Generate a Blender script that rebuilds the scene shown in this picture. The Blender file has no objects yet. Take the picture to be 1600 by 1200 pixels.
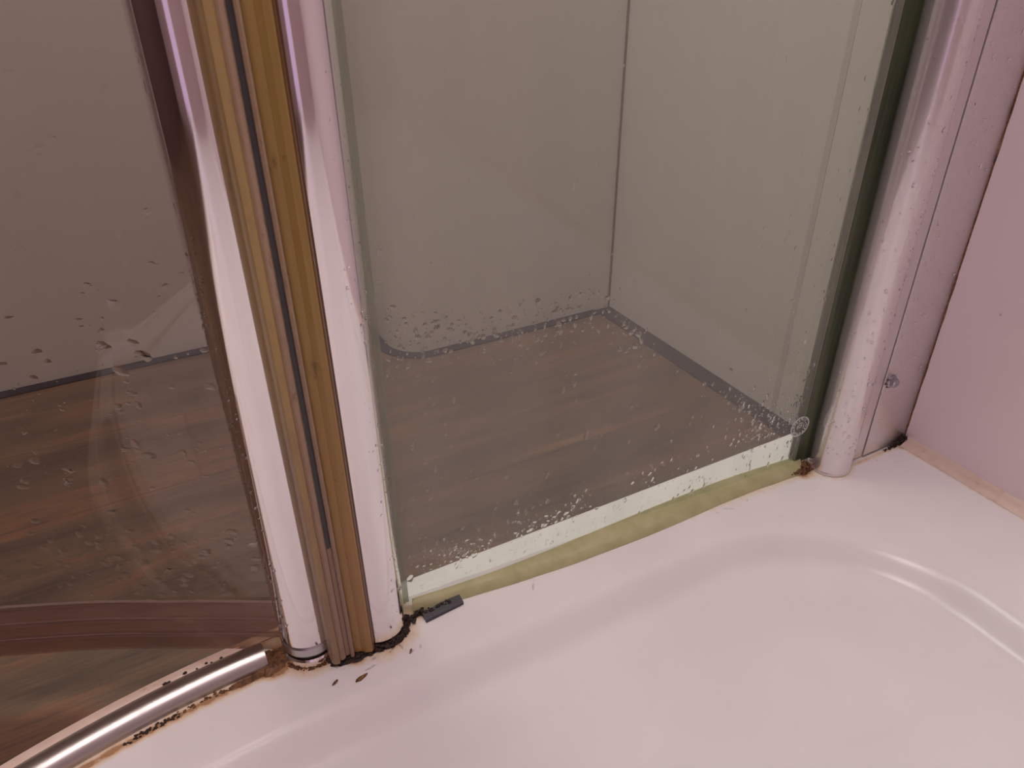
import bpy, bmesh, math, random
from mathutils import Vector, Matrix, noise
random.seed(7)
sc = bpy.context.scene
COL = sc.collection

# ------------------------------------------------------------------ camera
H = 0.36
R = ((0.8804287399416508, 0.25059870209287494, -0.4025487851107284),
     (-0.4741303830719799, 0.453159231513027, -0.7548821701050703),
     (-0.006753793954103178, 0.8554805675197359, 0.517790869814577))
cam = bpy.data.cameras.new('camera')
cam.sensor_width = 36.0
cam.sensor_fit = 'HORIZONTAL'
cam.lens = 1150.0 / 1600.0 * 36.0
cam.clip_start = 0.01
co = bpy.data.objects.new('camera', cam)
COL.objects.link(co)
co.matrix_world = Matrix.Translation((0, 0, H)) @ Matrix(R).to_4x4()
sc.camera = co

# ------------------------------------------------------------------ world, exposure, lights
w = bpy.data.worlds.new('world'); sc.world = w; w.use_nodes = True
w.node_tree.nodes['Background'].inputs[0].default_value = (1, .82, .8, 1)
w.node_tree.nodes['Background'].inputs[1].default_value = 0.02
sc.view_settings.view_transform = 'Standard'
sc.view_settings.look = 'None'
sc.view_settings.gamma = 1
sc.view_settings.use_curve_mapping = False
sc.view_settings.exposure = 0.02


def area(name, loc, rot, sx, sy, power, col, spread=math.pi):
    l = bpy.data.lights.new(name, 'AREA')
    l.shape = 'RECTANGLE'; l.size = sx; l.size_y = sy
    l.energy = power; l.color = col; l.spread = spread
    o = bpy.data.objects.new(name, l); COL.objects.link(o)
    o.location = loc; o.rotation_euler = rot
    return o


area('ceiling_light', (-.22, -.05, 2.14), (0, 0, 0), .4, .4, 12, (1, .835, .87))
area('room_light', (.05, .60, 2.14), (0, 0, 0), .35, .3, 17.5, (1, .965, .915))


# ------------------------------------------------------------------ helpers
def tag(o, label=None, cat=None, group=None, kind=None):
    if label: o['label'] = label
    if cat: o['category'] = cat
    if group: o['group'] = group
    if kind: o['kind'] = kind
    return o


def obj(name, bm, mat, parent=None, smooth=False, autosm=None):
    me = bpy.data.meshes.new(name)
    bmesh.ops.recalc_face_normals(bm, faces=bm.faces[:])
    if smooth:
        for f in bm.faces: f.smooth = True
    bm.to_mesh(me); bm.free()
    mats = mat if isinstance(mat, (list, tuple)) else [mat]
    for m in mats: me.materials.append(m)
    o = bpy.data.objects.new(name, me)
    COL.objects.link(o)
    if autosm and smooth:
        me.set_sharp_from_angle(angle=math.radians(autosm))
    if parent: o.parent = parent
    return o


def empty(name, label, cat, loc=(0, 0, 0), group=None):
    o = bpy.data.objects.new(name, None); COL.objects.link(o)
    o.location = loc
    o.empty_display_size = .02
    return tag(o, label, cat, group)


def part(name, bm, mat, root, **k):
    """part built in world coordinates, kept in place under its root"""
    for v in bm.verts: v.co -= root.location
    return obj(name, bm, mat, root, **k)


def box(bm, a, b, bevel=0):
    x0, y0, z0 = a; x1, y1, z1 = b
    vs = [bm.verts.new(p) for p in ((x0, y0, z0), (x1, y0, z0), (x1, y1, z0), (x0, y1, z0),
                                    (x0, y0, z1), (x1, y0, z1), (x1, y1, z1), (x0, y1, z1))]
    fs = [bm.faces.new([vs[i] for i in q]) for q in
          ((3, 2, 1, 0), (4, 5, 6, 7), (0, 1, 5, 4), (1, 2, 6, 5), (2, 3, 7, 6), (3, 0, 4, 7))]
    if bevel:
        es = set(e for f in fs for e in f.edges)
        bmesh.ops.bevel(bm, geom=list(es), offset=bevel, segments=2, affect='EDGES', profile=.5)
    return fs


def prism(bm, poly, z0, z1, nz=1):
    """closed xy polygon extruded upwards"""
    rings = []
    for k in range(nz + 1):
        z = z0 + (z1 - z0) * k / nz
        rings.append([bm.verts.new((x, y, z)) for x, y in poly])
    n = len(poly)
    for a, b in zip(rings, rings[1:]):
        for i in range(n):
            bm.faces.new((a[i], a[(i + 1) % n], b[(i + 1) % n], b[i]))
    bm.faces.new(rings[0][::-1]); bm.faces.new(rings[-1])


def lathe(bm, cx, cy, prof, seg=64):
    """prof: list of (r, z)"""
    rings = []
    for r, z in prof:
        if r < 1e-6:
            rings.append([bm.verts.new((cx, cy, z))])
        else:
            rings.append([bm.verts.new((cx + r * math.cos(2 * math.pi * i / seg),
                                        cy + r * math.sin(2 * math.pi * i / seg), z)) for i in range(seg)])
    for a, b in zip(rings, rings[1:]):
        for i in range(seg):
            j = (i + 1) % seg
            if len(a) == 1 and len(b) == 1: continue
            if len(a) == 1: bm.faces.new((a[0], b[i], b[j]))
            elif len(b) == 1: bm.faces.new((a[i], a[j], b[0]))
            else: bm.faces.new((a[i], a[j], b[j], b[i]))


def sweep(bm, path, sects):
    """path: list of positions index-matched with sects: lists of 3D points (already placed). closed section."""
    rings = [[bm.verts.new(p) for p in s] for s in sects]
    n = len(rings[0])
    for a, b in zip(rings, rings[1:]):
        for i in range(n):
            bm.faces.new((a[i], a[(i + 1) % n], b[(i + 1) % n], b[i]))
    bm.faces.new(rings[0][::-1]); bm.faces.new(rings[-1])


def ray_xy(px, py, z=0.0):
    """where a sight line through the photograph meets the level z (to read positions off the photo)"""
    d = (px - 800.0, 600.0 - py, -1150.0)
    dx, dy, dz = (sum(R[i][j] * d[j] for j in range(3)) for i in range(3))
    t = (z - H) / dz
    return dx * t, dy * t


# ------------------------------------------------------------------ materials
class NT:
    def __init__(s, name):
        s.m = bpy.data.materials.new(name); s.m.use_nodes = True
        s.t = s.m.node_tree; s.n = s.t.nodes; s.l = s.t.links
        s.n.clear(); s.out = s.n.new('ShaderNodeOutputMaterial')

    def node(s, typ, **k):
        o = s.n.new(typ)
        for a, b in k.items():
            if a.startswith('i_'):
                key = a[2:]
                key = int(key) if key.isdigit() else key.replace('_', ' ')
                if isinstance(b, bpy.types.NodeSocket): s.l.new(b, o.inputs[key])
                else: o.inputs[key].default_value = b
            else: setattr(o, a, b)
        return o

    def noise(s, scale, detail=4, rough=.55, vec=None, dist=0):
        o = s.node('ShaderNodeTexNoise', i_Scale=scale, i_Detail=detail, i_Roughness=rough, i_Distortion=dist)
        if vec: s.l.new(vec, o.inputs['Vector'])
        return o

    def ramp(s, fac, stops):
        o = s.n.new('ShaderNodeValToRGB'); s.l.new(fac, o.inputs[0])
        e = o.color_ramp.elements
        while len(e) < len(stops): e.new(.5)
        for q, (p, c) in zip(e, stops):
            q.position = p; q.color = (c if len(c) == 4 else (*c, 1))
        return o.outputs[0]

    def mix(s, fac, a, b, blend='MIX'):
        o = s.n.new('ShaderNodeMix'); o.data_type = 'RGBA'; o.blend_type = blend
        for k, v in ((0, fac), (6, a), (7, b)):
            if isinstance(v, bpy.types.NodeSocket): s.l.new(v, o.inputs[k])
            elif k == 0: o.inputs[0].default_value = v
            else: o.inputs[k].default_value = (*v, 1) if len(v) == 3 else v
        return o.outputs[2]

    def pos(s, scale=(1, 1, 1)):
        g = s.n.new('ShaderNodeNewGeometry')
        m = s.node('ShaderNodeMapping', i_Scale=scale)
        s.l.new(g.outputs['Position'], m.inputs[0])
        return m.outputs[0]

    def bump(s, h, strength, dist):
        o = s.node('ShaderNodeBump', i_Strength=strength, i_Distance=dist)
        s.l.new(h, o.inputs['Height'])
        return o.outputs[0]

    def principled(s, **k):
        o = s.node('ShaderNodeBsdfPrincipled', **k)
        s.l.new(o.outputs[0], s.out.inputs[0])
        return o


def lin(r, g, b):
    f = lambda c: ((c / 255 + .055) / 1.055) ** 2.4 if c > 10 else c / 255 / 12.92
    return (f(r), f(g), f(b))


def c4(c): return (*c, 1)


M = {}
# white acrylic of the tray, limescale and rust stains along the seals (attribute = how dirty that spot is)
n = NT('tray_acrylic')
at = n.node('ShaderNodeAttribute', attribute_name='dirt')
ns = n.noise(160, 5, .65, n.pos()).outputs['Fac']
st = n.node('ShaderNodeMath', operation='MULTIPLY_ADD')
n.l.new(at.outputs['Fac'], st.inputs[0]); st.inputs[1].default_value = 1.5
m2 = n.node('ShaderNodeMath', operation='MULTIPLY_ADD', i_0=ns, i_1=1.1, i_2=-.72)
n.l.new(m2.outputs[0], st.inputs[2])
col = n.ramp(st.outputs[0], [(.0, (.86, .845, .83)), (.45, (.82, .73, .58)), (.85, (.70, .50, .32)), (1, (.42, .25, .13))])
base = n.mix(n.ramp(n.noise(14, 2, .5, n.pos()).outputs['Fac'], [(.4, (0, 0, 0)), (.65, (1, 1, 1))]), (.87, .85, .835), (.84, .82, .81))
colr = n.mix(n.ramp(st.outputs[0], [(0, (0, 0, 0)), (.25, (1, 1, 1))]), base, col)
tp = n.principled(i_Base_Color=colr, i_Roughness=.21, i_IOR=1.49)
tp.inputs['Specular IOR Level'].default_value = .2
M['tray'] = n.m


def wallmat(name, c, rough=.35, amp=.03):
    n = NT(name)
    nz = n.noise(6, 3, .5, n.pos()).outputs['Fac']
    a = tuple(x * (1 - amp) for x in c); b = tuple(min(1, x * (1 + amp)) for x in c)
    wp = n.principled(i_Base_Color=n.mix(nz, a, b), i_Roughness=rough,
                 i_Normal=n.bump(n.noise(90, 3, .5, n.pos()).outputs['Fac'], .08, .0008))
    if rough > .65: wp.inputs['Specular IOR Level'].default_value = .08
    return n.m


M['wall_white'] = wallmat('wall_panel_white', (.74, .70, .64), .45)
M['wall_pink'] = wallmat('shower_wall_panel', (.94, .82, .85), .22)
M['wall_mauve'] = wallmat('mauve_shower_wall', (.42, .29, .31), .35)
M['wall_dark'] = wallmat('dark_brown_wall', (.075, .035, .03), .5)
M['ceiling'] = wallmat('ceiling_paint', (.62, .55, .53), .8)
M['floor_strip_dark'] = wallmat('dark_floor_strip', (.032, .023, .025), .7)

M['foot_shade'] = wallmat('painted_foot_shade', (.026, .021, .030), .8)  # near-black colour for the shade painted at the wall feet

# wood planks along x
n = NT('wood_planks')
p = n.pos((1, 1, 1))
br = n.node('ShaderNodeTexBrick', i_Vector=p, i_Scale=1.0, i_Color1=(.5, .5, .5, 1), i_Color2=(1, 1, 1, 1), i_Mortar=(0, 0, 0, 1),
            offset=.4)
br.inputs['Mortar Size'].default_value = .0012
br.inputs['Brick Width'].default_value = .62
br.inputs['Row Height'].default_value = .118
g1 = n.noise(5, 5, .6, n.pos((1.0, 7, 1)), .6).outputs['Fac']
g2 = n.noise(60, 4, .6, n.pos((.5, 6, 1)), .3).outputs['Fac']
grain = n.ramp(g1, [(.3, (.045, .027, .017)), (.44, (.095, .056, .032)), (.54, (.135, .082, .046)), (.62, (.24, .105, .050)), (.72, (.095, .062, .040))])
fine = n.mix(.45, grain, n.ramp(g2, [(.35, (.050, .031, .021)), (.65, (.14, .088, .056))]))
colr = n.mix(.35, fine, br.outputs['Color'], 'MULTIPLY')
n.principled(i_Base_Color=colr, i_Roughness=.42, i_Normal=n.bump(g2, .15, .001))
M['wood'] = n.m


def metal(name, c, rough, bumpy=0.0, nscale=(1, 1, .02)):
    n = NT(name)
    k = dict(i_Base_Color=c4(c), i_Metallic=1.0)
    r = n.noise(60, 3, .6, n.pos((1, 1, .15))).outputs['Fac']
    mr = n.node('ShaderNodeMapRange', i_Value=r, i_3=rough * .75, i_4=rough * 1.35)
    k['i_Roughness'] = mr.outputs[0]
    n.principled(**k)
    return n.m


M['chrome'] = metal('polished_chrome', (.90, .87, .88), .09)
M['chrome_rail'] = metal('chrome_rail', (.54, .51, .49), .40)
n = NT('satin_aluminium')
pr = n.principled(i_Base_Color=(.84, .79, .80, 1), i_Metallic=.7, i_Roughness=.26)
pr.inputs['Coat Weight'].default_value = 1.0
pr.inputs['Coat IOR'].default_value = 1.9
pr.inputs['Coat Roughness'].default_value = .04
M['satin'] = n.m
M['plate'] = metal('brushed_aluminium', (.80, .76, .765), .36)
M['cap_grey'] = metal('grey_plastic_cap', (.55, .54, .56), .3)


def glass(name, tint, haze, hazecol, r0=.05):
    n = NT(name)
    tr = n.node('ShaderNodeBsdfTransparent', i_Color=c4(tint))
    gl = n.node('ShaderNodeBsdfGlossy', i_Roughness=.02, i_Color=(1, 1, 1, 1))
    # Schlick reflectance, the same from both sides of the sheet
    lw = n.node('ShaderNodeLayerWeight', i_Blend=.5)
    pw = n.node('ShaderNodeMath', operation='POWER', i_0=lw.outputs['Facing'], i_1=5.0)
    fr = n.node('ShaderNodeMath', operation='MULTIPLY_ADD', i_0=pw.outputs[0], i_1=.96, i_2=.04)
    mx = n.node('ShaderNodeMixShader'); n.l.new(fr.outputs[0], mx.inputs[0])
    n.l.new(tr.outputs[0], mx.inputs[1]); n.l.new(gl.outputs[0], mx.inputs[2])
    df = n.node('ShaderNodeBsdfDiffuse', i_Color=c4(hazecol))
    tl = n.node('ShaderNodeBsdfTranslucent', i_Color=c4(hazecol))
    dd = n.node('ShaderNodeMixShader', i_0=.4); n.l.new(df.outputs[0], dd.inputs[1]); n.l.new(tl.outputs[0], dd.inputs[2])
    nz = n.noise(22, 4, .6, n.pos((1, 1, .18)), .4).outputs['Fac']
    mr = n.node('ShaderNodeMapRange', i_Value=nz, i_1=.3, i_2=.75, i_3=haze * .6, i_4=haze * 1.5)
    fx = n.node('ShaderNodeMixShader'); n.l.new(mr.outputs[0], fx.inputs[0])
    n.l.new(mx.outputs[0], fx.inputs[1]); n.l.new(dd.outputs[0], fx.inputs[2])
    n.l.new(fx.outputs[0], n.out.inputs[0])
    return n.m


M['glass'] = glass('clear_green_glass', (.93, .95, .935), .09, (.80, .78, .72))
M['glass_door'] = glass('door_glass', (.86, .83, .82), .03, (.75, .68, .64))
M['seal_soft'] = glass('translucent_seal', (.80, .84, .78), .38, (.62, .62, .54))

n = NT('green_glass_edge')
nz = n.noise(40, 3, .5, n.pos((6, 6, .25))).outputs['Fac']
n.principled(i_Base_Color=n.ramp(nz, [(.3, (.045, .060, .036)), (.6, (.085, .105, .055)), (.8, (.13, .13, .065))]), i_Roughness=.12, i_IOR=1.5)
M['glass_edge'] = n.m

n = NT('water')
n.principled(i_Base_Color=(1, 1, 1, 1), i_Roughness=0.0, i_IOR=1.33, i_Transmission_Weight=1.0)
M['water'] = n.m


def gasket(name, stops, dirty, dscale=55):
    n = NT(name)
    nz = n.noise(30, 4, .6, n.pos((3, 3, .12))).outputs['Fac']
    c = n.ramp(nz, stops)
    g = n.n.new('ShaderNodeNewGeometry')
    sep = n.node('ShaderNodeSeparateXYZ'); n.l.new(g.outputs['Position'], sep.inputs[0])
    # scum sits on the lower end where water stands: more of it towards the tray
    lo = n.node('ShaderNodeMapRange', i_Value=sep.outputs[2], i_1=.24, i_2=.03, i_3=0.0, i_4=.42)
    d = n.noise(dscale, 6, .68, n.pos((1.6, 1.6, .5)), .5).outputs['Fac']
    ad = n.node('ShaderNodeMath', operation='ADD', i_0=lo.outputs[0], i_1=d)
    f = n.ramp(ad.outputs[0], [(.52, (0, 0, 0)), (.82, (1, 1, 1))])
    c2 = n.mix(f, c, dirty)
    c3 = n.mix(n.ramp(n.noise(120, 5, .7, n.pos((1, 1, .5))).outputs['Fac'], [(.62, (0, 0, 0)), (.75, (.7, .7, .7))]), c2, (.12, .06, .02))
    pr = n.principled(i_Base_Color=c3, i_Roughness=.33, i_IOR=1.45)
    pr.inputs['Subsurface Weight'].default_value = .0
    return n.m


M['amber_light'] = gasket('yellowed_pvc_light', [(.3, (.42, .28, .095)), (.7, (.50, .36, .15))], (.33, .22, .13))
M['amber_dark'] = gasket('yellowed_pvc_dark', [(.3, (.32, .20, .045)), (.7, (.45, .31, .10))], (.38, .22, .08), 25)
M['amber_edge'] = gasket('yellowed_pvc_edge', [(.3, (.13, .06, .008)), (.7, (.18, .085, .015))], (.14, .07, .02), 25)
M['amber_tan'] = gasket('clouded_pvc', [(.3, (.38, .27, .17)), (.7, (.45, .33, .22))], (.34, .23, .16))
M['black_strip'] = wallmat('grey_black_magnetic_strip', (.07, .07, .078), .45, .25)

n = NT('door_seal_pvc')
g = n.n.new('ShaderNodeNewGeometry')
sep = n.node('ShaderNodeSeparateXYZ'); n.l.new(g.outputs['Position'], sep.inputs[0])
nz = n.noise(30, 4, .6, n.pos((1, 1, 14)), .4).outputs['Fac']
cc = n.ramp(nz, [(.3, (.36, .26, .21)), (.6, (.46, .36, .30)), (.75, (.30, .19, .13))])
df = n.node('ShaderNodeBsdfDiffuse', i_Color=cc)
tr = n.node('ShaderNodeBsdfTransparent', i_Color=(.80, .66, .56, 1))
gl = n.node('ShaderNodeBsdfGlossy', i_Roughness=.2)
a = n.node('ShaderNodeMixShader', i_0=.38); n.l.new(tr.outputs[0], a.inputs[1]); n.l.new(df.outputs[0], a.inputs[2])
b = n.node('ShaderNodeMixShader', i_0=.05); n.l.new(a.outputs[0], b.inputs[1]); n.l.new(gl.outputs[0], b.inputs[2])
n.l.new(b.outputs[0], n.out.inputs[0])
M['door_seal'] = n.m

n = NT('yellowed_silicone')
nz = n.noise(70, 5, .6, n.pos()).outputs['Fac']
n.principled(i_Base_Color=n.ramp(nz, [(.3, (.40, .40, .20)), (.55, (.48, .47, .25)), (.8, (.56, .52, .32))]), i_Roughness=.28,
             i_Normal=n.bump(nz, .3, .001))
M['silicone_green'] = n.m
n = NT('cream_silicone')
nz = n.noise(70, 5, .65, n.pos()).outputs['Fac']
n.principled(i_Base_Color=n.ramp(nz, [(.22, (.50, .32, .20)), (.40, (.72, .56, .45)), (.7, (.80, .66, .57))]), i_Roughness=.35)
M['silicone_cream'] = n.m
n = NT('mould')
nz = n.noise(500, 5, .7, n.pos()).outputs['Fac']
n.principled(i_Base_Color=n.ramp(nz, [(.35, (.012, .009, .008)), (.6, (.045, .025, .015)), (.75, (.15, .07, .025))]), i_Roughness=.55,
             i_Normal=n.bump(nz, .8, .001))
M['mould'] = n.m
n = NT('rust_scum')
nz = n.noise(260, 5, .7, n.pos()).outputs['Fac']
n.principled(i_Base_Color=n.ramp(nz, [(.35, (.07, .03, .012)), (.55, (.20, .09, .03)), (.75, (.42, .25, .11))]), i_Roughness=.6,
             i_Normal=n.bump(nz, .8, .001))
M['rust'] = n.m
M['rubber'] = wallmat('dark_grey_rubber', (.05, .047, .055), .4, .2)
M['etch'] = wallmat('white_etching', (.64, .65, .64), .6, .1)
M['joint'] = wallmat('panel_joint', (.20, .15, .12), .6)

# ------------------------------------------------------------------ the room
XR = .521      # right wall
FZ = -.05      # floor
YB = .845      # back wall at the left
YC = .708      # boxed-in front
XL, YN, ZC = -1.4, -1.22, 2.2


def struct(name, bm, mat, label, **k):
    return tag(obj(name, bm, mat, **k), label=label, kind='structure')


bm = bmesh.new(); box(bm, (XL - .05, YN - .05, FZ - .05), (XR + .05, YB + .05, FZ)); struct('floor', bm, M['wood'], 'brown wood plank floor outside the shower')
bm = bmesh.new(); box(bm, (XL - .05, YN - .05, ZC), (XR + .05, YB + .05, ZC + .05)); struct('ceiling', bm, M['ceiling'], 'ceiling above the bathroom')
# right wall: glossy shower panel in the shower, matt panel behind the glass
bm = bmesh.new(); box(bm, (XR, YN - .05, FZ), (XR + .05, .29, ZC)); box(bm, (XR, .29, FZ), (XR + .05, YB + .05, ZC))
for f in bm.faces: f.material_index = 0 if f.calc_center_median().y < .289 else 1
wr = struct('wall_right', bm, [M['wall_pink'], M['wall_white']], 'smooth pinkish wall right of the shower tray')
bm = bmesh.new(); box(bm, (XL, YB, FZ), (XR, YB + .05, ZC)); struct('wall_back', bm, M['wall_white'], 'pale wall behind the shower door at the left')
bm = bmesh.new(); box(bm, (XL - .05, YN - .05, FZ), (XL, YB + .05, ZC)); struct('wall_left', bm, M['wall_dark'], 'dark brown wall on the far left')
bm = bmesh.new(); box(bm, (XL, YN - .05, FZ), (XR, YN, ZC)); struct('wall_front', bm, M['wall_mauve'], 'shower wall behind the camera')
# added glowing panel on the wall behind the camera, for the post reflections
def emit(name, c, st):
    n = NT(name); e = n.node('ShaderNodeEmission', i_Color=(*c, 1), i_Strength=st); n.l.new(e.outputs[0], n.out.inputs[0]); return n.m


bm = bmesh.new(); box(bm, (-.68, YN, .02), (-.36, YN + .012, 1.7))
wn = struct('added_glow_panel', bm, emit('lilac_glow', (.80, .52, .78), .65), 'added glowing lilac panel behind the camera')
bm = bmesh.new(); box(bm, (-.71, YN, -.01), (-.68, YN + .02, 1.73)); box(bm, (-.36, YN, -.01), (-.33, YN + .02, 1.73)); box(bm, (-.68, YN, 1.70), (-.36, YN + .02, 1.73)); box(bm, (-.68, YN, -.01), (-.36, YN + .02, .02))
obj('added_glow_panel_frame', bm, M['wall_white'], wn)  # surround of the added glowing panel

# boxed-in section with rounded vertical corner
bm = bmesh.new()
rr = .04; x0 = .232
poly = [(XR, YB)] + [(XR, YC)]
for i in range(13):
    a = math.radians(270 - 90 * i / 12)
    poly.append((x0 + rr + rr * math.cos(a), YC + rr + rr * math.sin(a)))
poly += [(x0, YB)]
prism(bm, poly, FZ, ZC)
struct('wall_boxing', bm, M['wall_white'], 'pale boxed-in wall section with a rounded corner beyond the glass', smooth=True, autosm=40)
# joint line in the inner corner and panel joint on the right wall
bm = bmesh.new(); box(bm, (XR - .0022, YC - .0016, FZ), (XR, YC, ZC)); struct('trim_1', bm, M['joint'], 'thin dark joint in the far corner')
bm = bmesh.new(); box(bm, (XR - .0005, .4185, FZ + .003), (XR, .4245, ZC)); struct('trim_2', bm, wallmat('joint_soft', (.62, .57, .52), .5), 'faint vertical panel joint on the right wall')
bm = bmesh.new(); box(bm, (XR - .022, .345, FZ), (XR, YC - .002, FZ + .0012)); struct('floor_strip', bm, M['floor_strip_dark'], 'dark strip on the floor along the right wall')  # darker band on the floor beside the right wall
bm = bmesh.new()  # thin dark strip painting the shade along the boxed-in wall's foot
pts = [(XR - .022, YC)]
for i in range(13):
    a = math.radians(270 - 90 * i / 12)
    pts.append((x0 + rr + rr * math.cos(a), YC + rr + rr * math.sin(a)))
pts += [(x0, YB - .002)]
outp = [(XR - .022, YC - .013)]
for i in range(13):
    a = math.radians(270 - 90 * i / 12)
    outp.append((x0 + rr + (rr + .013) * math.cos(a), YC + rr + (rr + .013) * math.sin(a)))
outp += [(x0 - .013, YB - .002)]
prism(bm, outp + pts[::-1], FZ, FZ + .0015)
struct('foot_shade_1', bm, M['foot_shade'], 'painted shade at the foot of the boxed-in wall')
bm = bmesh.new(); box(bm, (XL, YB - .014, FZ), (x0 - .014, YB, FZ + .0015)); struct('foot_shade_2', bm, M['foot_shade'], 'painted shade at the foot of the back wall')  # same painted shade along the back wall

# ------------------------------------------------------------------ shower tray
QR, QX, QY = .55, .024, -.209


def y_outer(x):
    if x >= QX: return QY + QR
    return QY + math.sqrt(max(1e-6, QR * QR - (x - QX) ** 2))


def offq(x, off):
    """a curve parallel to the tray front, off inside it"""
    if x >= QX: return QY + QR - off
    r = QR - off
    return QY + math.sqrt(max(1e-6, r * r - (x - QX) ** 2))


def d_front(x, y):
    if x >= QX: return QY + QR - y
    return QR - math.hypot(x - QX, y - QY) if y > QY else QR - abs(x - QX)


def basin_z(x, y):
    df = d_front(x, y) - .064
    dr = (XR - x) - .092
    rc = .135
    if df < rc and dr < rc:
        d = rc - math.hypot(rc - df, rc - dr)
    else:
        d = min(df, dr)
    if d <= 0: return 0.0
    wd = .032
    t = min(1, d / wd)
    s = t * t * t * (t * (6 * t - 15) + 10)
    return -.0145 * s - .006 * min(1, max(0, d - wd * .5) / .3)


# dirty places: (x, y, radius)
DIRT = [(.0326, .317, .0195, .75), (.0725, .311, .0225, .62), (.053, .298, .007, .8), (.10, .311, .008, .6), (.417, .300, .011, .75),
        (.4414, .2933, .0175, .45), (.515, .283, .006, .7), (.010, .315, .010, 1.0)]


def dirt(x, y):
    v = 0
    for (cx, cy, r, s) in DIRT:
        d = math.hypot(x - cx, y - cy)
        v = max(v, s * max(0, 1 - max(0, d - r * .80) / (r * .55)))
    # along the glass sealant, along the rail, along the right wall
    if x > .085 and x < .43:
        yl = .311 - (x - .098) / .32 * .0165
        v = max(v, .42 * max(0, 1 - abs(y - yl) / .008))
    if x < .01:
        d = d_front(x, y)
        v = max(v, .85 * max(0, 1 - max(0, abs(d - .0305) - .001) / .0045))
        v = max(v, .8 * max(0, 1 - abs(d - .008) / .004))
    v = max(v, .42 * max(0, 1 - max(0, (XR - x) - .006) / .008))
    if x > .455: v = max(v, .6 * max(0, 1 - abs(y - .284) / .004))
    return v


xs = []
x = -.525
while x < -.16: xs.append(x); x += .015
while x < XR - .0005: xs.append(x); x += .0022
xs.append(XR)
ts = [0]
t = .004
while t < .30: ts.append(t); t += .0022
bm = bmesh.new()
dl = bm.verts.layers.float.new('dirt')
grid = []
NRE = 14
for x in xs:
    yo = y_outer(x)
    colv = []
    ys = [(yo, FZ + .0002, 0), (yo, -.0035, 0), (yo - .0007, -.0012, 0), (yo - .002, -.0002, 0)]
    for t in ts[1:]: ys.append((yo - t, None, 0))
    yl = yo - ts[-1]
    for k in range(1, NRE + 1): ys.append((yl + (YN + .001 - yl) * k / NRE, None, 0))
    for (y, z, _) in ys:
        zz = basin_z(x, y) if z is None else z
        v = bm.verts.new((x, y, zz)); v[dl] = dirt(x, y) if z is None or z > -.003 else 0
        colv.append(v)
    grid.append(colv)
for a, b in zip(grid, grid[1:]):
    for j in range(len(a) - 1):
        bm.faces.new((a[j], a[j + 1], b[j + 1], b[j]))
tray = obj('shower_tray', bm, M['tray'], smooth=True)
tag(tray, 'white glossy quadrant shower tray with a shallow recess', 'shower tray')

# ------------------------------------------------------------------ posts between door and fixed panel
ZT = 1.9


def post_prof(r, z0, z1, lip=.001):
    return [(0, z0), (r - lip, z0), (r, z0 + lip), (r, z1 - lip), (r - lip, z1), (0, z1)]


def post_bm(cx, cy, r, z0, z1, seg=96):
    bm = bmesh.new(); lathe(bm, cx, cy, post_prof(r, z0, z1), seg); return bm


LX, LY, PR = .0326, .317, .016
RX, RY = .0725, .311
lp = empty('door_post', 'round chrome post at the left with a grey end cap, carrying the curved door', 'post', (LX, LY, 0))
part('tube', post_bm(LX, LY, PR, .0165, ZT), M['chrome'], lp, smooth=True, autosm=30)
part('end_cap', post_bm(LX, LY, PR + .0002, .0090, .0164), M['cap_grey'], lp, smooth=True, autosm=30)['label'] = 'grey end cap'
part('spacer', post_bm(LX, LY, PR - .0012, .0062, .0090), M['mould'], lp, smooth=True, autosm=30)['label'] = 'dark gap below the cap'
part('base_ring', post_bm(LX, LY, PR + .0003, .0002, .0062), M['chrome'], lp, smooth=True, autosm=30)
rp = empty('panel_post', 'round chrome post right of the amber seals, holding the fixed glass panel', 'post', (RX, RY, 0))
part('tube', post_bm(RX, RY, PR, .0045, ZT), M['chrome'], rp, smooth=True, autosm=30)
part('foot', post_bm(RX, RY, PR - .001, .0002, .0045), M['mould'], rp, smooth=True, autosm=30)['label'] = 'mouldy black foot'

# gaskets (plan outlines, y smaller is nearer to the shower)
GZ0 = .0035
dsl = empty('door_gasket', 'pale amber plastic gasket strip on the left post', 'seal', (.044, .30, GZ0))
bm = bmesh.new()
prism(bm, [(.0388, .3025), (.0392, .2965), (.0402, .2945), (.0432, .2938), (.0440, .2952), (.0440, .306), (.0388, .3062)], GZ0, ZT - .02, 40)
part('outer_fin', bm, M['amber_light'], dsl, smooth=True, autosm=25)
bm = bmesh.new()
prism(bm, [(.0440, .2952), (.0452, .2946), (.0470, .2952), (.0479, .2968), (.0479, .306), (.0440, .306)], GZ0 + .001, ZT - .02, 40)
part('inner_lip', bm, M['amber_tan'], dsl, smooth=True, autosm=25)['label'] = 'clouded tan lip'
ms = bmesh.new()
box(ms, (.0480, .2970, .088), (.0500, .3055, ZT - .02))
mag = part('magnetic_strip', ms, M['black_strip'], dsl)
mag['label'] = 'dark grey magnetic strip'
ms = bmesh.new(); box(ms, (.0479, .2966, GZ0 + .001), (.0501, .3055, .088))
part('clouded_strip', ms, M['amber_tan'], dsl)['label'] = 'clouded lower end of the strip'

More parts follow.
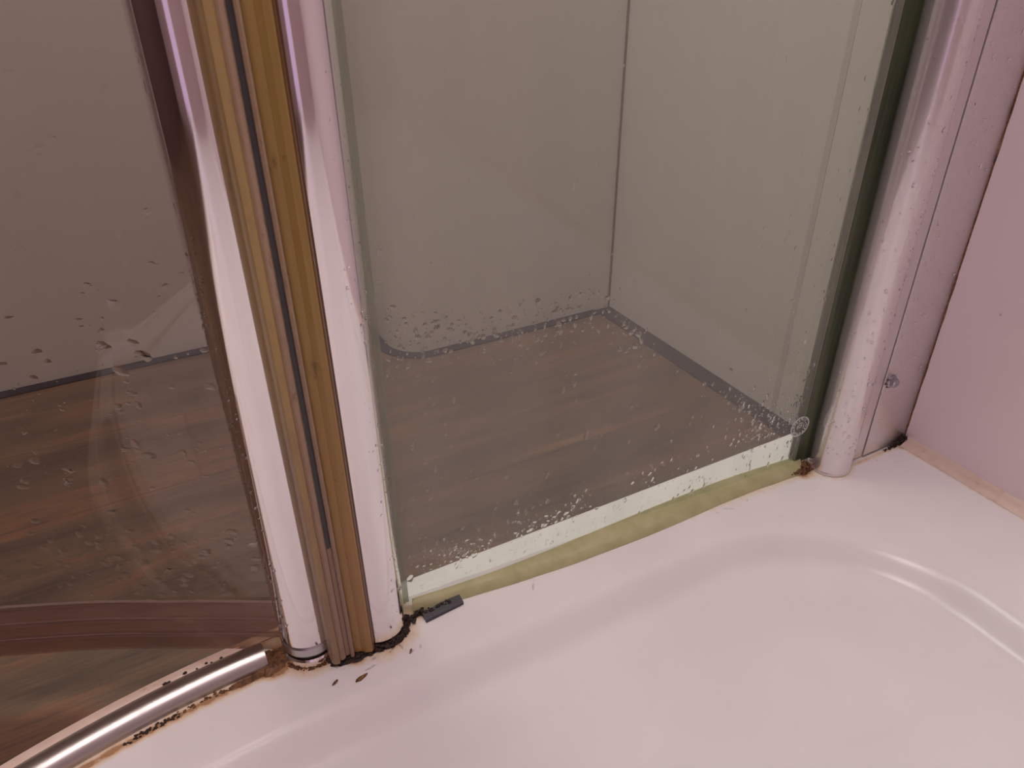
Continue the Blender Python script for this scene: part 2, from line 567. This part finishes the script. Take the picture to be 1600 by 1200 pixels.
psl = empty('panel_gasket', 'dark amber ribbed gasket strip against the right-hand chrome post', 'seal', (.058, .30, GZ0))
bm = bmesh.new()
prism(bm, [(.0501, .2975), (.0503, .2952), (.0512, .2944), (.0522, .2950), (.0530, .2975), (.0530, .3055), (.0501, .3055)], GZ0, ZT - .02, 40)
part('inner_lip', bm, M['amber_tan'], psl, smooth=True, autosm=25)['label'] = 'clouded tan lip'
bm = bmesh.new()
prism(bm, [(.0530, .2975), (.0548, .2968), (.0570, .2962), (.0582, .2950), (.0596, .2938), (.0618, .2930), (.0628, .2936), (.0628, .300), (.0580, .303), (.0545, .3055), (.0530, .3055)], GZ0, ZT - .02, 40)
part('ribbed_body', bm, M['amber_dark'], psl, smooth=True, autosm=12)
bm = bmesh.new()
prism(bm, [(.0628, .2936), (.0636, .2938), (.0645, .2952), (.0645, .2963), (.0628, .298)], GZ0, ZT - .02, 40)
part('outer_edge', bm, M['amber_edge'], psl, smooth=True, autosm=25)['label'] = 'brown outer edge'

# ------------------------------------------------------------------ fixed panel
GA = (.0895, .3200); GB = (.4300, .3045)      # ends of the pane on plan, shower side face
gd = Vector((GB[0] - GA[0], GB[1] - GA[1], 0)); GL = gd.length; gd.normalize()
gn = Vector((gd.y, -gd.x, 0))                 # towards the shower
GT = .006


def gp(u, off=0.0, z=0.0):
    """u along the pane from the left end, off in front of its shower face"""
    return Vector((GA[0], GA[1], 0)) + gd * u + gn * off + Vector((0, 0, z))


def gbox(bm, u0, u1, o0, o1, z0, z1):
    ps = [gp(u0, o0), gp(u1, o0), gp(u1, o1), gp(u0, o1)]
    prism(bm, [(p.x, p.y) for p in ps], z0, z1)


fp = empty('fixed_glass_panel', 'clear fixed glass shower panel with green edges standing on the tray', 'glass panel', (GA[0], GA[1], 0))
UG = GL - .0165
bm = bmesh.new(); gbox(bm, .0035, UG, -GT, 0, .0055, ZT - .01)
part('pane', bm, M['glass'], fp)
bm = bmesh.new(); gbox(bm, UG, UG + .0009, -GT, .0006, .0065, ZT - .01)
part('edge_highlight', bm, M['seal_soft'], fp)['label'] = 'pale line beside the green edge'
bm = bmesh.new(); gbox(bm, UG + .0012, UG + .0178, -GT, .0002, .004, ZT - .01)
part('green_edge', bm, M['glass_edge'], fp)['label'] = 'deep green glass edge'
bm = bmesh.new(); gbox(bm, -.0005, .0035, -GT - .001, .0015, .003, ZT - .01); gbox(bm, .0035, .0058, .0001, .0009, .003, ZT - .01)
part('edge_seal', bm, M['seal_soft'], fp)['label'] = 'cloudy clear plastic edge seal'
# etched round mark
mc = Vector((.4115, 0, .0397))
mu = (Vector((mc.x, 0, 0)) - Vector((GA[0], 0, 0))).x / gd.x
bm = bmesh.new()


def flatquad(bm, pts2, off=.0003, th=.0002):
    a = [bm.verts.new(gp(mu + p[0], off, mc.z + p[1])) for p in pts2]
    b = [bm.verts.new(gp(mu + p[0], off - th, mc.z + p[1])) for p in pts2]
    n_ = len(a)
    bm.faces.new(a); bm.faces.new(b[::-1])
    for i in range(n_): bm.faces.new((a[i], b[i], b[(i + 1) % n_], a[(i + 1) % n_]))


def ringm(bm, r0, r1, a0=0, a1=360, seg=48):
    k = max(2, int(seg * (a1 - a0) / 360))
    for i in range(k):
        t0 = math.radians(a0 + (a1 - a0) * i / k); t1 = math.radians(a0 + (a1 - a0) * (i + 1) / k)
        flatquad(bm, [(r0 * math.cos(t0), r0 * math.sin(t0)), (r1 * math.cos(t0), r1 * math.sin(t0)),
                      (r1 * math.cos(t1), r1 * math.sin(t1)), (r0 * math.cos(t1), r0 * math.sin(t1))])


ringm(bm, .0078, .0091)
rm = random.Random(3)
a = 0
while a < 350:      # worn ring of lettering, too small to read
    wdt = rm.uniform(6, 15)
    r0 = rm.uniform(.0050, .0060); ringm(bm, r0, r0 + rm.uniform(.0012, .0022), a, a + wdt, 60)
    a += wdt + rm.uniform(6, 13)
for k in range(9):
    a0 = rm.uniform(0, 360); r0 = rm.uniform(.0004, .0035)
    ringm(bm, r0, r0 + .0008, a0, a0 + rm.uniform(60, 150), 40)
part('etched_mark', bm, M['etch'], fp)['label'] = 'round white etched safety mark'

# wall post and channel at the right
WX, WY, WR = .4414, .2933, .0155
wp = empty('wall_post', 'round satin aluminium post at the right end of the fixed glass panel', 'post', (WX, WY, 0))
bm = bmesh.new(); lathe(bm, WX, WY, [(0, .0005), (WR + .0004, .0005), (WR + .0006, .0018), (WR, .0026), (WR, ZT - .001), (WR - .001, ZT), (0, ZT)], 96)
part('tube', bm, M['satin'], wp, smooth=True, autosm=30)
bm = bmesh.new()
prism(bm, [(.4500, .2925), (.4566, .2900), (.4600, .2885), (.4712, .2876), (.4712, .3050), (.4500, .3060)], .0015, ZT)
part('flange', bm, M['plate'], wp)
wc = empty('wall_channel', 'flat aluminium wall channel with a bolt screwed to the right wall', 'channel', (.496, .29, 0))
bm = bmesh.new()
box(bm, (.4722, .2866, .0025), (XR - .0005, .3070, ZT), .0007)
part('plate', bm, M['plate'], wc, smooth=True, autosm=30)
bm = bmesh.new(); box(bm, (.4712, .2895, .0025), (.4722, .3045, ZT))
part('groove', bm, M['mould'], wc)['label'] = 'dark groove'
# bolt
bm = bmesh.new()
bx, bz, by = .4790, .0705, .2866
for r_, d_, sg in ((.0055, .0012, 24), (.0042, .0045, 6)):
    ra = [bm.verts.new((bx + r_ * math.cos(2 * math.pi * i / sg + .3), by, bz + r_ * math.sin(2 * math.pi * i / sg + .3))) for i in range(sg)]
    rb = [bm.verts.new((bx + r_ * .96 * math.cos(2 * math.pi * i / sg + .3), by - d_, bz + r_ * .96 * math.sin(2 * math.pi * i / sg + .3))) for i in range(sg)]
    rc_ = [bm.verts.new((bx + r_ * .75 * math.cos(2 * math.pi * i / sg + .3), by - d_ - .0008, bz + r_ * .75 * math.sin(2 * math.pi * i / sg + .3))) for i in range(sg)]
    for i in range(sg):
        j = (i + 1) % sg
        bm.faces.new((ra[i], ra[j], rb[j], rb[i])); bm.faces.new((rb[i], rb[j], rc_[j], rc_[i]))
    bm.faces.new(rc_)
M['bolt'] = metal('bolt_steel', (.42, .42, .48), .12)
part('bolt', bm, M['bolt'], wc)['label'] = 'small chrome bolt head'

# ------------------------------------------------------------------ curved door, swung slightly outwards
DP = [(.018, .3215), (-.012, .3385), (-.031, .3486), (-.060, .3645), (-.088, .3780), (-.131, .3965), (-.175, .4125), (-.225, .4275), (-.290, .4430)]


def spline(P, n_=8):
    out = []
    for i in range(len(P) - 1):
        p0 = Vector(P[max(0, i - 1)]); p1 = Vector(P[i]); p2 = Vector(P[i + 1]); p3 = Vector(P[min(len(P) - 1, i + 2)])
        for k in range(n_):
            t = k / n_
            out.append(.5 * ((2 * p1) + (-p0 + p2) * t + (2 * p0 - 5 * p1 + 4 * p2 - p3) * t * t + (-p0 + 3 * p1 - 3 * p2 + p3) * t ** 3))
    out.append(Vector(P[-1]))
    return out


DC = spline(DP)


def norms(C_):
    N_ = []
    for i in range(len(C_)):
        t = (C_[min(len(C_) - 1, i + 1)] - C_[max(0, i - 1)]).normalized()
        N_.append(Vector((t.y, -t.x)))      # for a curve running to -x this points away (+y)
    return N_


DN = norms(DC)
dr = empty('shower_door', 'curved glass shower door standing ajar, its brown-stained seal along the bottom', 'shower door', (LX, LY, 0))


def curved(bm, o0, o1, z0, z1, C_=DC, N_=DN):
    a = [c + n_ * o0 for c, n_ in zip(C_, N_)]; b = [c + n_ * o1 for c, n_ in zip(C_, N_)]
    for i in range(len(a) - 1):
        pass
    ring = [(p.x, p.y) for p in a] + [(p.x, p.y) for p in b[::-1]]
    nn = len(a)
    lo_a = [bm.verts.new((p.x, p.y, z0)) for p in a]; hi_a = [bm.verts.new((p.x, p.y, z1)) for p in a]
    lo_b = [bm.verts.new((p.x, p.y, z0)) for p in b]; hi_b = [bm.verts.new((p.x, p.y, z1)) for p in b]
    for i in range(nn - 1):
        bm.faces.new((lo_a[i], lo_a[i + 1], hi_a[i + 1], hi_a[i]))
        bm.faces.new((lo_b[i + 1], lo_b[i], hi_b[i], hi_b[i + 1]))
        bm.faces.new((hi_a[i], hi_a[i + 1], hi_b[i + 1], hi_b[i]))
        bm.faces.new((lo_a[i + 1], lo_a[i], lo_b[i], lo_b[i + 1]))
    bm.faces.new((lo_a[0], hi_a[0], hi_b[0], lo_b[0])); bm.faces.new((lo_a[-1], lo_b[-1], hi_b[-1], hi_a[-1]))


bm = bmesh.new(); curved(bm, .0005, .0065, .030, ZT - .01); part('pane', bm, M['glass_door'], dr, smooth=True, autosm=30)
bs = bmesh.new()
curved(bs, -.0012, .0003, .016, .0415); curved(bs, -.0006, .0008, .0015, .016); curved(bs, -.0022, -.0012, .026, .029)
curved(bs, -.0020, -.0006, .0135, .016); curved(bs, -.0016, -.0012, .0395, .0415)
sl = part('bottom_seal', bs, M['door_seal'], dr, smooth=True, autosm=30)
sl['label'] = 'brownish translucent bottom seal strip'

# ------------------------------------------------------------------ rail on the tray rim
def qpt(s):
    """point on the tray front, s = arc angle left of the start of the curve"""
    return Vector((QX - QR * math.sin(s), QY + QR * math.cos(s))), Vector((-math.sin(s), math.cos(s)))


sect = [(.0060, .0002)]
for i in range(1, 11):          # long slope facing the room, up to a crease
    t = i / 10
    sect.append((.0060 + .0140 * t, .0002 + .0080 * (t * .28 + .72 * (1 - (1 - t) ** 2.2))))
for i in range(1, 8):           # short rounded drop to the shower side
    a = math.pi / 2 * i / 8
    sect.append((.0200 + .0070 * math.sin(a), .0002 + .0078 * math.cos(a)))
sect.append((.0270, .0002))


def arc_obj(bm, section, s0, s1, k=70):
    secs = []
    for i in range(k + 1):
        s = s0 + (s1 - s0) * i / k
        p, nrm = qpt(s)
        secs.append([(p.x - nrm.x * o, p.y - nrm.y * o, z) for o, z in section])
    sweep(bm, None, secs)


bm = bmesh.new(); arc_obj(bm, sect, .033, .62)
rail = obj('threshold_rail', bm, M['chrome_rail'], smooth=True, autosm=35)
tag(rail, 'curved chrome threshold rail on the tray rim at the lower left', 'rail')
bm = bmesh.new(); arc_obj(bm, [(.0010, -.0004), (.0012, .0012), (.0045, .0016), (.0068, .0010), (.0068, -.0004)], .0, .62)
tag(obj('rail_sealant', bm, M['silicone_cream'], smooth=True, autosm=35), 'cream sealant strip outside the chrome threshold rail', 'sealant')

# ------------------------------------------------------------------ sealant beads
low = [(645, 958), (844, 899), (1020, 834), (1150, 778), (1252, 741)]
upp = [(645, 937), (800, 884), (1040, 786), (1150, 744), (1250, 713)]
LO = spline([ray_xy(*p) for p in low], 10); UP = spline([ray_xy(*p, z=.0064) for p in upp], 10)
bm = bmesh.new()
secs = []
for i, (a, b) in enumerate(zip(LO, UP)):
    j = noise.noise(Vector((i * .35, 0, 0))) * .0006
    m_ = a.lerp(b, .35)
    secs.append([(a.x, a.y - .0004 + j, .0001), (a.x, a.y + j, .0009), (m_.x, m_.y, .0047 + j), (b.x, b.y, .0064), (b.x, b.y + .0012, .0062), (b.x, b.y + .0016, .0001)])
sweep(bm, None, secs)
tag(obj('glass_sealant', bm, M['silicone_green'], smooth=True, autosm=60), 'yellow-green sealant bead under the fixed glass panel', 'sealant')

bm = bmesh.new(); secs = []
for i in range(60):
    y = .283 - i * (.283 - YN - .01) / 59 if i else .283
    j = noise.noise(Vector((i * .7, 3, 0))) * .0007
    secs.append([(XR, y, -.0004), (XR - .0085 - j, y, .0002), (XR - .0070 - j, y, .0011), (XR - .0025, y, .0036 + j), (XR - .0006, y, .0068), (XR, y, .0070)])
sweep(bm, None, secs)
tag(obj('wall_sealant', bm, M['silicone_cream'], smooth=True, autosm=60), 'cream sealant line between the tray and the right wall', 'sealant')
# brown line of old sealant where the channel meets the wall
bm = bmesh.new(); secs = []
for i in range(150):
    z = .004 + i * .0042
    j = abs(noise.noise(Vector((i * .17, 9, 0)))) * .0022 * max(.1, 1 - i / 90)
    secs.append([(XR, .2868, z), (XR - .0006 - j * .4, .2868, z), (XR - .0005 - j * .3, .2864 - j * .3, z), (XR, .2861 - j * .7, z)])
sweep(bm, None, secs)
tag(obj('channel_sealant', bm, M['rust'], smooth=True, autosm=60), 'rusty brown sealant line between the wall channel and the wall', 'sealant')


# ------------------------------------------------------------------ mould and dirt
def blob(bm, c, r, seed, n_=2):
    r_ = Vector(r)
    k = bmesh.ops.create_icosphere(bm, subdivisions=n_, radius=1.0)
    for v in k['verts']:
        d = 1 + .45 * noise.noise(v.co * 1.7 + Vector((seed, 0, 0))) + .25 * noise.noise(v.co * 4.5 + Vector((0, seed, 0)))
        p = Vector((v.co.x * r_.x, v.co.y * r_.y, v.co.z * r_.z)) * d
        v.co = Vector(c) + p


def sheet(bm, c, rx, ry, h, seed, rot=0.0):
    """low crusty patch with a ragged outline"""
    rings = []
    for k in range(9):
        q = 1 - k / 8
        ring = []
        for i in range(48):
            a = 2 * math.pi * i / 48
            e = 1 + .35 * noise.noise(Vector((math.cos(a) * 1.6, math.sin(a) * 1.6, seed))) + .22 * noise.noise(Vector((math.cos(a) * 5, math.sin(a) * 5, seed)))
            x_ = rx * q * e * math.cos(a); y_ = ry * q * e * math.sin(a)
            hh = h * (1 - q * q) * (1 + .6 * noise.noise(Vector((x_ * 500, y_ * 500, seed))))
            ring.append(bm.verts.new((c[0] + x_ * math.cos(rot) - y_ * math.sin(rot), c[1] + x_ * math.sin(rot) + y_ * math.cos(rot), c[2] + max(0, hh))))
        rings.append(ring)
    for a, b in zip(rings, rings[1:]):
        for i in range(48): bm.faces.new((a[i], a[(i + 1) % 48], b[(i + 1) % 48], b[i]))


def mould(name, label, spots, mat, cat='mould', sheets=()):
    bm = bmesh.new()
    for sh in sheets: sheet(bm, *sh)
    for i, (x, y, z, r) in enumerate(spots):
        blob(bm, (x, y, z), (r, r * .8, r * .55), i * 3.1 + len(spots))
    tag(obj(name, bm, mat, smooth=True), label, cat)


rs = random.Random(11)
sp = []
for i in range(300):      # ring of black mould in front of the panel post
    a = math.radians(rs.uniform(215, 358)); q = PR + rs.uniform(-.0012, .0022)
    sp.append((RX + q * math.cos(a), RY + q * math.sin(a), rs.uniform(.0004, .0030) * (1 - (q - PR) * 250), rs.uniform(.0005, .0016)))
for i in range(60):
    u = rs.random(); sp.append((.0885 + .012 * u, .3055 + .004 * u + rs.gauss(0, .0011), rs.uniform(.0003, .0025), rs.uniform(.0005, .0015)))
mould('mould_patch', 'black mould around the foot of the right-hand chrome post', sp, M['mould'])
sp = []
for i in range(150):
    u = rs.uniform(0, 1)
    sp.append((.040 + .022 * u, .2995 - .003 * u + rs.uniform(-.003, .003), rs.uniform(.0003, .003), rs.uniform(.0006, .0018)))
mould('mould_patch', 'dark brown scum under the amber seals between the two chrome posts', sp, M['mould'], 'mould', [((.052, .2995, .0002), .015, .0062, .0024, 7.0, -.1)])
sp = []
for i in range(90):
    a = math.radians(rs.uniform(175, 330)); q = PR + rs.uniform(.0004, .0014)
    sp.append((LX + q * math.cos(a), LY + q * math.sin(a), rs.uniform(.0000, .0005), rs.uniform(.0003, .0008)))
for i in range(26):
    a = math.radians(rs.uniform(268, 300)); q = PR + .0003
    sp.append((LX + q * math.cos(a), LY + q * math.sin(a), rs.uniform(.0005, .0055), rs.uniform(.0004, .0012)))
mould('rust_patch', 'rusty grime ring around the foot of the left chrome post', sp, M['rust'], 'grime')
sp = []
for i in range(36):
    sp.append((.0105 + rs.gauss(0, .0045), .3170 + rs.gauss(0, .0035), rs.uniform(.0008, .0028), rs.uniform(.0004, .0011)))
mould('rust_patch', 'dark brown grime between the rail end and the left chrome post', sp, M['rust'], 'grime', [((.0095, .3170, .0002), .0115, .0085, .0026, 2.0, .35), ((-.006, .3105, .0002), .012, .0022, .0012, 5.0, .06)])
sp = []
for i in range(150):
    u = rs.random()
    sp.append((.4215 - .012 * u ** 2 + rs.gauss(0, .0012), .2975 + rs.gauss(0, .0018), rs.uniform(.0002, .0078) * (1 - .6 * u), rs.uniform(.0005, .0016)))
for i in range(10):
    sp.append((.4075 + rs.gauss(0, .0022), .2975 + rs.gauss(0, .001), rs.uniform(.0004, .0025), rs.uniform(.0006, .0014)))
mould('mould_patch', 'brown and black mould in the corner by the round etched glass mark', sp, M['rust'], 'mould', [((.4185, .2972, .0002), .0085, .0042, .0040, 9.0, 0.1)])
sp = []
for i in range(130):
    u = rs.random() ** 1.6
    sp.append((.5180 - .023 * u + rs.uniform(-.001, .001), .2850 + rs.uniform(-.0016, .0010), .0004 + (1 - u) ** 2 * rs.uniform(0, .0095), .0004 + (1 - u) * rs.uniform(.0002, .0011)))
mould('mould_patch', 'black mould at the foot of the wall channel in the wall corner', sp, M['mould'])
sp = []
for i in range(60):
    s = .13 + rs.uniform(0, .055); p, nrm = qpt(s)
    o = .0285 + rs.uniform(0, .003)
    sp.append((p.x - nrm.x * o, p.y - nrm.y * o, .0001, rs.uniform(.0004, .0010)))
mould('mould_patch', 'grey-black mould streak along the inner side of the threshold rail', sp, M['mould'])
sp = []
for i in range(90):
    s = .04 + .1 * rs.random() ** 1.7; p, nrm = qpt(s)
    o = .0278 + rs.uniform(0, .0025)
    sp.append((p.x - nrm.x * o, p.y - nrm.y * o, .0001, rs.uniform(.0004, .0010)))
mould('rust_patch', 'rusty stain beside the upper end of the threshold rail', sp, M['rust'], 'grime')
# small mould specks on the cream strip
sp = []
for s_ in (.132, .128, .10, .09, .085, .112, .075):
    p, nrm = qpt(s_); o = .0058 + rs.uniform(-.0004, .001)
    sp.append((p.x - nrm.x * o, p.y - nrm.y * o, .0014, rs.uniform(.0006, .0015)))
mould('mould_patch', 'black specks on the cream sealant outside the threshold rail', sp, M['mould'])
sp = [(bx - .0050, by - .0002, bz - .001, .0018), (bx - .0045, by - .0002, bz + .0025, .0012), (bx - .0025, by - .0002, bz - .0042, .0016), (bx + .0008, by - .0002, bz - .0048, .0010)]
for i in range(40):
    a = math.radians(rs.uniform(120, 330)); sp.append((bx + .0048 * math.cos(a), by - .0001, bz + .0048 * math.sin(a), rs.uniform(.0003, .0008)))
mould('rust_patch', 'rust stain around the bolt head on the wall channel', sp, M['rust'], 'grime')
# loose flakes
for (px_, py_, l_, a_, lab) in ((565, 1060, .0042, .3, 'larger brown flake of old sealant on the tray below the amber seals'), (524, 1067, .0024, .5, 'tiny brown flake on the tray in front of the left chrome post'),
                                (642, 1018, .0016, .9, 'tiny dark flake on the tray in front of the right-hand chrome post')):
    fx, fy = ray_xy(px_, py_)
    bm = bmesh.new()
    blob(bm, (0, 0, 0), (l_, l_ * .3, .0007), px_ * .1)
    bmesh.ops.rotate(bm, verts=bm.verts, cent=(0, 0, 0), matrix=Matrix.Rotation(a_, 3, 'Z'))
    o = obj('sealant_flake', bm, M['rust'], smooth=True); o.location = (fx, fy, .0006)
    tag(o, lab, 'flake')
# rubber offcut
A_ = Vector(ray_xy(664, 970)); B_ = Vector(ray_xy(724, 944))
d_ = (B_ - A_).normalized(); nn_ = Vector((-d_.y, d_.x))
bm = bmesh.new()
secs = []
for i in range(15):
    u = i / 14
    c_ = A_.lerp(B_, u); j = noise.noise(Vector((u * 9, 0, 5))) * .0010 * (1 - u)
    wi = .0030 + .0012 * math.sin(u * 2)
    lo_ = c_ - nn_ * (.0004 + (1 - u) * .0018); hi_ = c_ + nn_ * (wi * 1.3 + j)
    zt = .0030 + j * .6
    secs.append([(lo_.x, lo_.y, .0002), (lo_.x, lo_.y, zt * .8), (lo_.x * .7 + hi_.x * .3, lo_.y * .7 + hi_.y * .3, zt), (hi_.x, hi_.y, zt + .0008), (hi_.x, hi_.y, .0002)])
sweep(bm, None, secs)
tag(obj('rubber_offcut', bm, M['rubber'], smooth=True, autosm=30), 'short dark grey rubber piece wedged under the glass beside the chrome post', 'rubber strip')
sp = []
for i in range(34):
    u = rs.random() ** 1.3
    c_ = A_.lerp(B_, u * .72) + nn_ * rs.uniform(.0025, .0052)
    sp.append((c_.x, c_.y, .0034 + rs.uniform(-.001, .001), rs.uniform(.0006, .0015)))
mould('mould_patch', 'black mould crust on top of the grey rubber piece', sp, M['mould'])


# ------------------------------------------------------------------ water drops
def drop(bm, c, n_, up, w_, h_, th, rd, seg=9):
    """a low irregular lens of water at c on a surface with normal n_"""
    side = up.cross(n_).normalized()
    ph = [rd.uniform(0, 6.28) for _ in range(3)]; am = [rd.uniform(.05, .3), rd.uniform(.0, .22), rd.uniform(0, .12)]
    rings = []
    for k, (q, hh) in enumerate(((1.0, 0.0), (.90, .20), (.66, .60), (.33, .90))):
        ring = []
        for i in range(seg):
            a = 2 * math.pi * i / seg
            r_ = q * (1 + am[0] * math.cos(a * 2 + ph[0]) + am[1] * math.cos(3 * a + ph[1]) + am[2] * math.cos(5 * a + ph[2]))
            ring.append(bm.verts.new(c + side * (w_ * r_ * math.cos(a)) + up * (h_ * r_ * math.sin(a)) + n_ * (hh * th + .00005)))
        rings.append(ring)
    top = bm.verts.new(c + n_ * (th + .00005))
    for a, b in zip(rings, rings[1:]):
        for i in range(seg):
            j = (i + 1) % seg
            bm.faces.new((a[i], a[j], b[j], b[i]))
    for i in range(seg): bm.faces.new((rings[-1][i], rings[-1][(i + 1) % seg], top))
    f = bm.faces.new(rings[0][::-1])


UPV = Vector((0, 0, 1))
rd = random.Random(21)


def size(rd, lo=.0003, hi=.0021):
    return lo + (hi - lo) * rd.random() ** 3.0


# fixed panel
bm = bmesh.new()
cnt = 0
for i in range(14000):
    u = rd.uniform(.008, UG - .001); z = .008 + rd.random() ** 1.5 * .42
    edge = max(0, 1 - (u - .006) / .03) + max(0, 1 - (UG - u) / .045)
    low_ = math.exp(-z / .07)
    cl = .5 + .5 * noise.noise(Vector((u * 38, z * 38, 1)))
    pr = (.05 + .55 * edge * (1 if z < .25 else .45) + .35 * low_) * (cl ** 2.2) * 2.2
    if rd.random() > pr: continue
    s = size(rd)
    drop(bm, gp(u, 0, z), gn, UPV, s * rd.uniform(.55, 1.0), s * rd.uniform(.8, 1.7), s * rd.uniform(.20, .38), rd)
    cnt += 1
for (cu, cz, su, sz, k, sm) in ((.045, .024, .010, .008, 90, .0016), (.030, .020, .006, .006, 18, .0010), (.105, .026, .014, .007, 60, .0022), (.282, .040, .012, .012, 120, .0015),
                                (.155, .022, .014, .006, 10, .0013), (.315, .050, .012, .02, 46, .0012)):
    for i in range(k):
        s = size(rd, .0003, sm)
        z = cz + abs(rd.gauss(0, sz)) if sz < .015 else cz + rd.gauss(0, sz)
        u = min(UG - .002, cu + rd.gauss(0, su))
        drop(bm, gp(u, 0, max(.009, z)), gn, UPV, s * rd.uniform(.7, 1.3), s * rd.uniform(.7, 1.2), s * .30, rd)
for (pa, pb, k) in (((600, 520), (700, 525), 90), ((700, 530), (950, 475), 220), ((950, 490), (1010, 530), 50), ((1130, 620), (1245, 650), 110), ((620, 560), (960, 520), 50), ((1230, 300), (1260, 600), 40)):
    for i in range(k):
        f_ = rd.random()
        q = Vector(((pa[0] + (pb[0] - pa[0]) * f_ + rd.gauss(0, 6)), (pa[1] + (pb[1] - pa[1]) * f_ + rd.gauss(0, 18))))
        d = Vector(((q.x - 800), 600 - q.y, -1150)); d = Matrix(R) @ d
        P0 = Vector((GA[0], GA[1], 0)); t = (P0.x * gn.x + P0.y * gn.y) / (d.x * gn.x + d.y * gn.y)
        hp = Vector((d.x * t, d.y * t, H + d.z * t)); u = (hp - P0).dot(gd)
        if 0.008 < u < UG - .002 and hp.z > .01:
            s = size(rd, .0004, .0019)
            drop(bm, gp(u, 0, hp.z), gn, UPV, s * rd.uniform(.6, 1.2), s * rd.uniform(.7, 1.5), s * rd.uniform(.18, .36), rd)
o = obj('panel_water_drops', bm, M['water'], smooth=True, autosm=60)
tag(o, 'tiny water drops spattered over the fixed glass panel', 'water drops', kind='stuff')
# door
bm = bmesh.new()
LEN = len(DC)
for i in range(4200):
    k = rd.uniform(1, LEN - 8); z = .045 + rd.random() ** 1.4 * .36
    cl = .5 + .5 * noise.noise(Vector((k * .25, z * 30, 7)))
    if rd.random() > (.25 + .6 * math.exp(-z / .12)) * cl ** 2 * 1.9: continue
    ki = int(k); c = DC[ki].lerp(DC[ki + 1], k - ki); nr = DN[ki]
    nv = Vector((-nr.x, -nr.y, 0))
    s = size(rd, .0004, .0034)
    p = c + nr * .0005
    drop(bm, Vector((p.x, p.y, z)), nv, UPV, s * rd.uniform(.7, 1.3), s * rd.uniform(.5, 1.0), s * rd.uniform(.16, .34), rd)
tag(obj('door_water_drops', bm, M['water'], smooth=True, autosm=60), 'water drops on the curved door glass', 'water drops', kind='stuff')


def cyl_drops(cx, cy, r, a0, a1, zmax, k, nm, lab, smax=.0013, z0=.02):
    bm = bmesh.new()
    for i in range(k):
        a = math.radians(rd.uniform(a0, a1)); z = z0 + rd.random() ** 1.2 * zmax
        nv = Vector((math.cos(a), math.sin(a), 0)); s = size(rd, .00035, smax)
        drop(bm, Vector((cx, cy, z)) + nv * (r + .0001), nv, UPV, s * rd.uniform(.7, 1.2), s * rd.uniform(.8, 1.5), s * .40, rd)
    tag(obj(nm, bm, M['water'], smooth=True, autosm=60), lab, 'water drops', kind='stuff')


cyl_drops(LX, LY, PR, 188, 225, .24, 150, 'post_water_drops', 'fine water drops down the left side of the left chrome post', .0011)
cyl_drops(RX, RY, PR, 285, 360, .30, 110, 'post_water_drops', 'water drops on the right-hand chrome post beside the amber gasket')
cyl_drops(WX, WY, WR, 180, 300, .40, 260, 'post_water_drops', 'water drops on the satin post at the right end of the glass', .0014)
bm = bmesh.new()
for i in range(230):
    s = size(rd, .0003, .0011)
    drop(bm, Vector((rd.uniform(.475, .518), .2864, .01 + rd.random() * .38)), Vector((0, -1, 0)), UPV, s * .8, s * 1.5, s * .40, rd)
tag(obj('channel_water_drops', bm, M['water'], smooth=True, autosm=60), 'fine water drops on the flat wall channel', 'water drops', kind='stuff')
bm = bmesh.new()
for i in range(45):
    s = size(rd, .0005, .0014)
    drop(bm, Vector((XR - .0002, rd.uniform(.05, .28), .01 + rd.random() * .40)), Vector((-1, 0, 0)), UPV, s, s * 1.3, s * .05, rd)
tag(obj('wall_water_drops', bm, M['water'], smooth=True, autosm=60), 'faint flat water drops on the right shower wall', 'water drops', kind='stuff')
bm = bmesh.new()
for i in range(70):
    x = rd.uniform(.11, .50); yl = .311 - (x - .098) / .32 * .0165
    y = yl - .004 - abs(rd.gauss(0, .010)); sz = size(rd, .0004, .0020)
    if rd.random() < .35: x = rd.uniform(-.02, .09); y = rd.uniform(.284, .292)
    a = rd.uniform(0, 3.1); u_ = Vector((math.cos(a), math.sin(a), 0))
    drop(bm, Vector((x, y, .0001)), UPV, u_, sz * .45, sz * 1.5, sz * .05, rd)
tag(obj('tray_water_drops', bm, M['water'], smooth=True, autosm=60), 'thin water smears on the tray rim in front of the glass', 'water drops', kind='stuff')
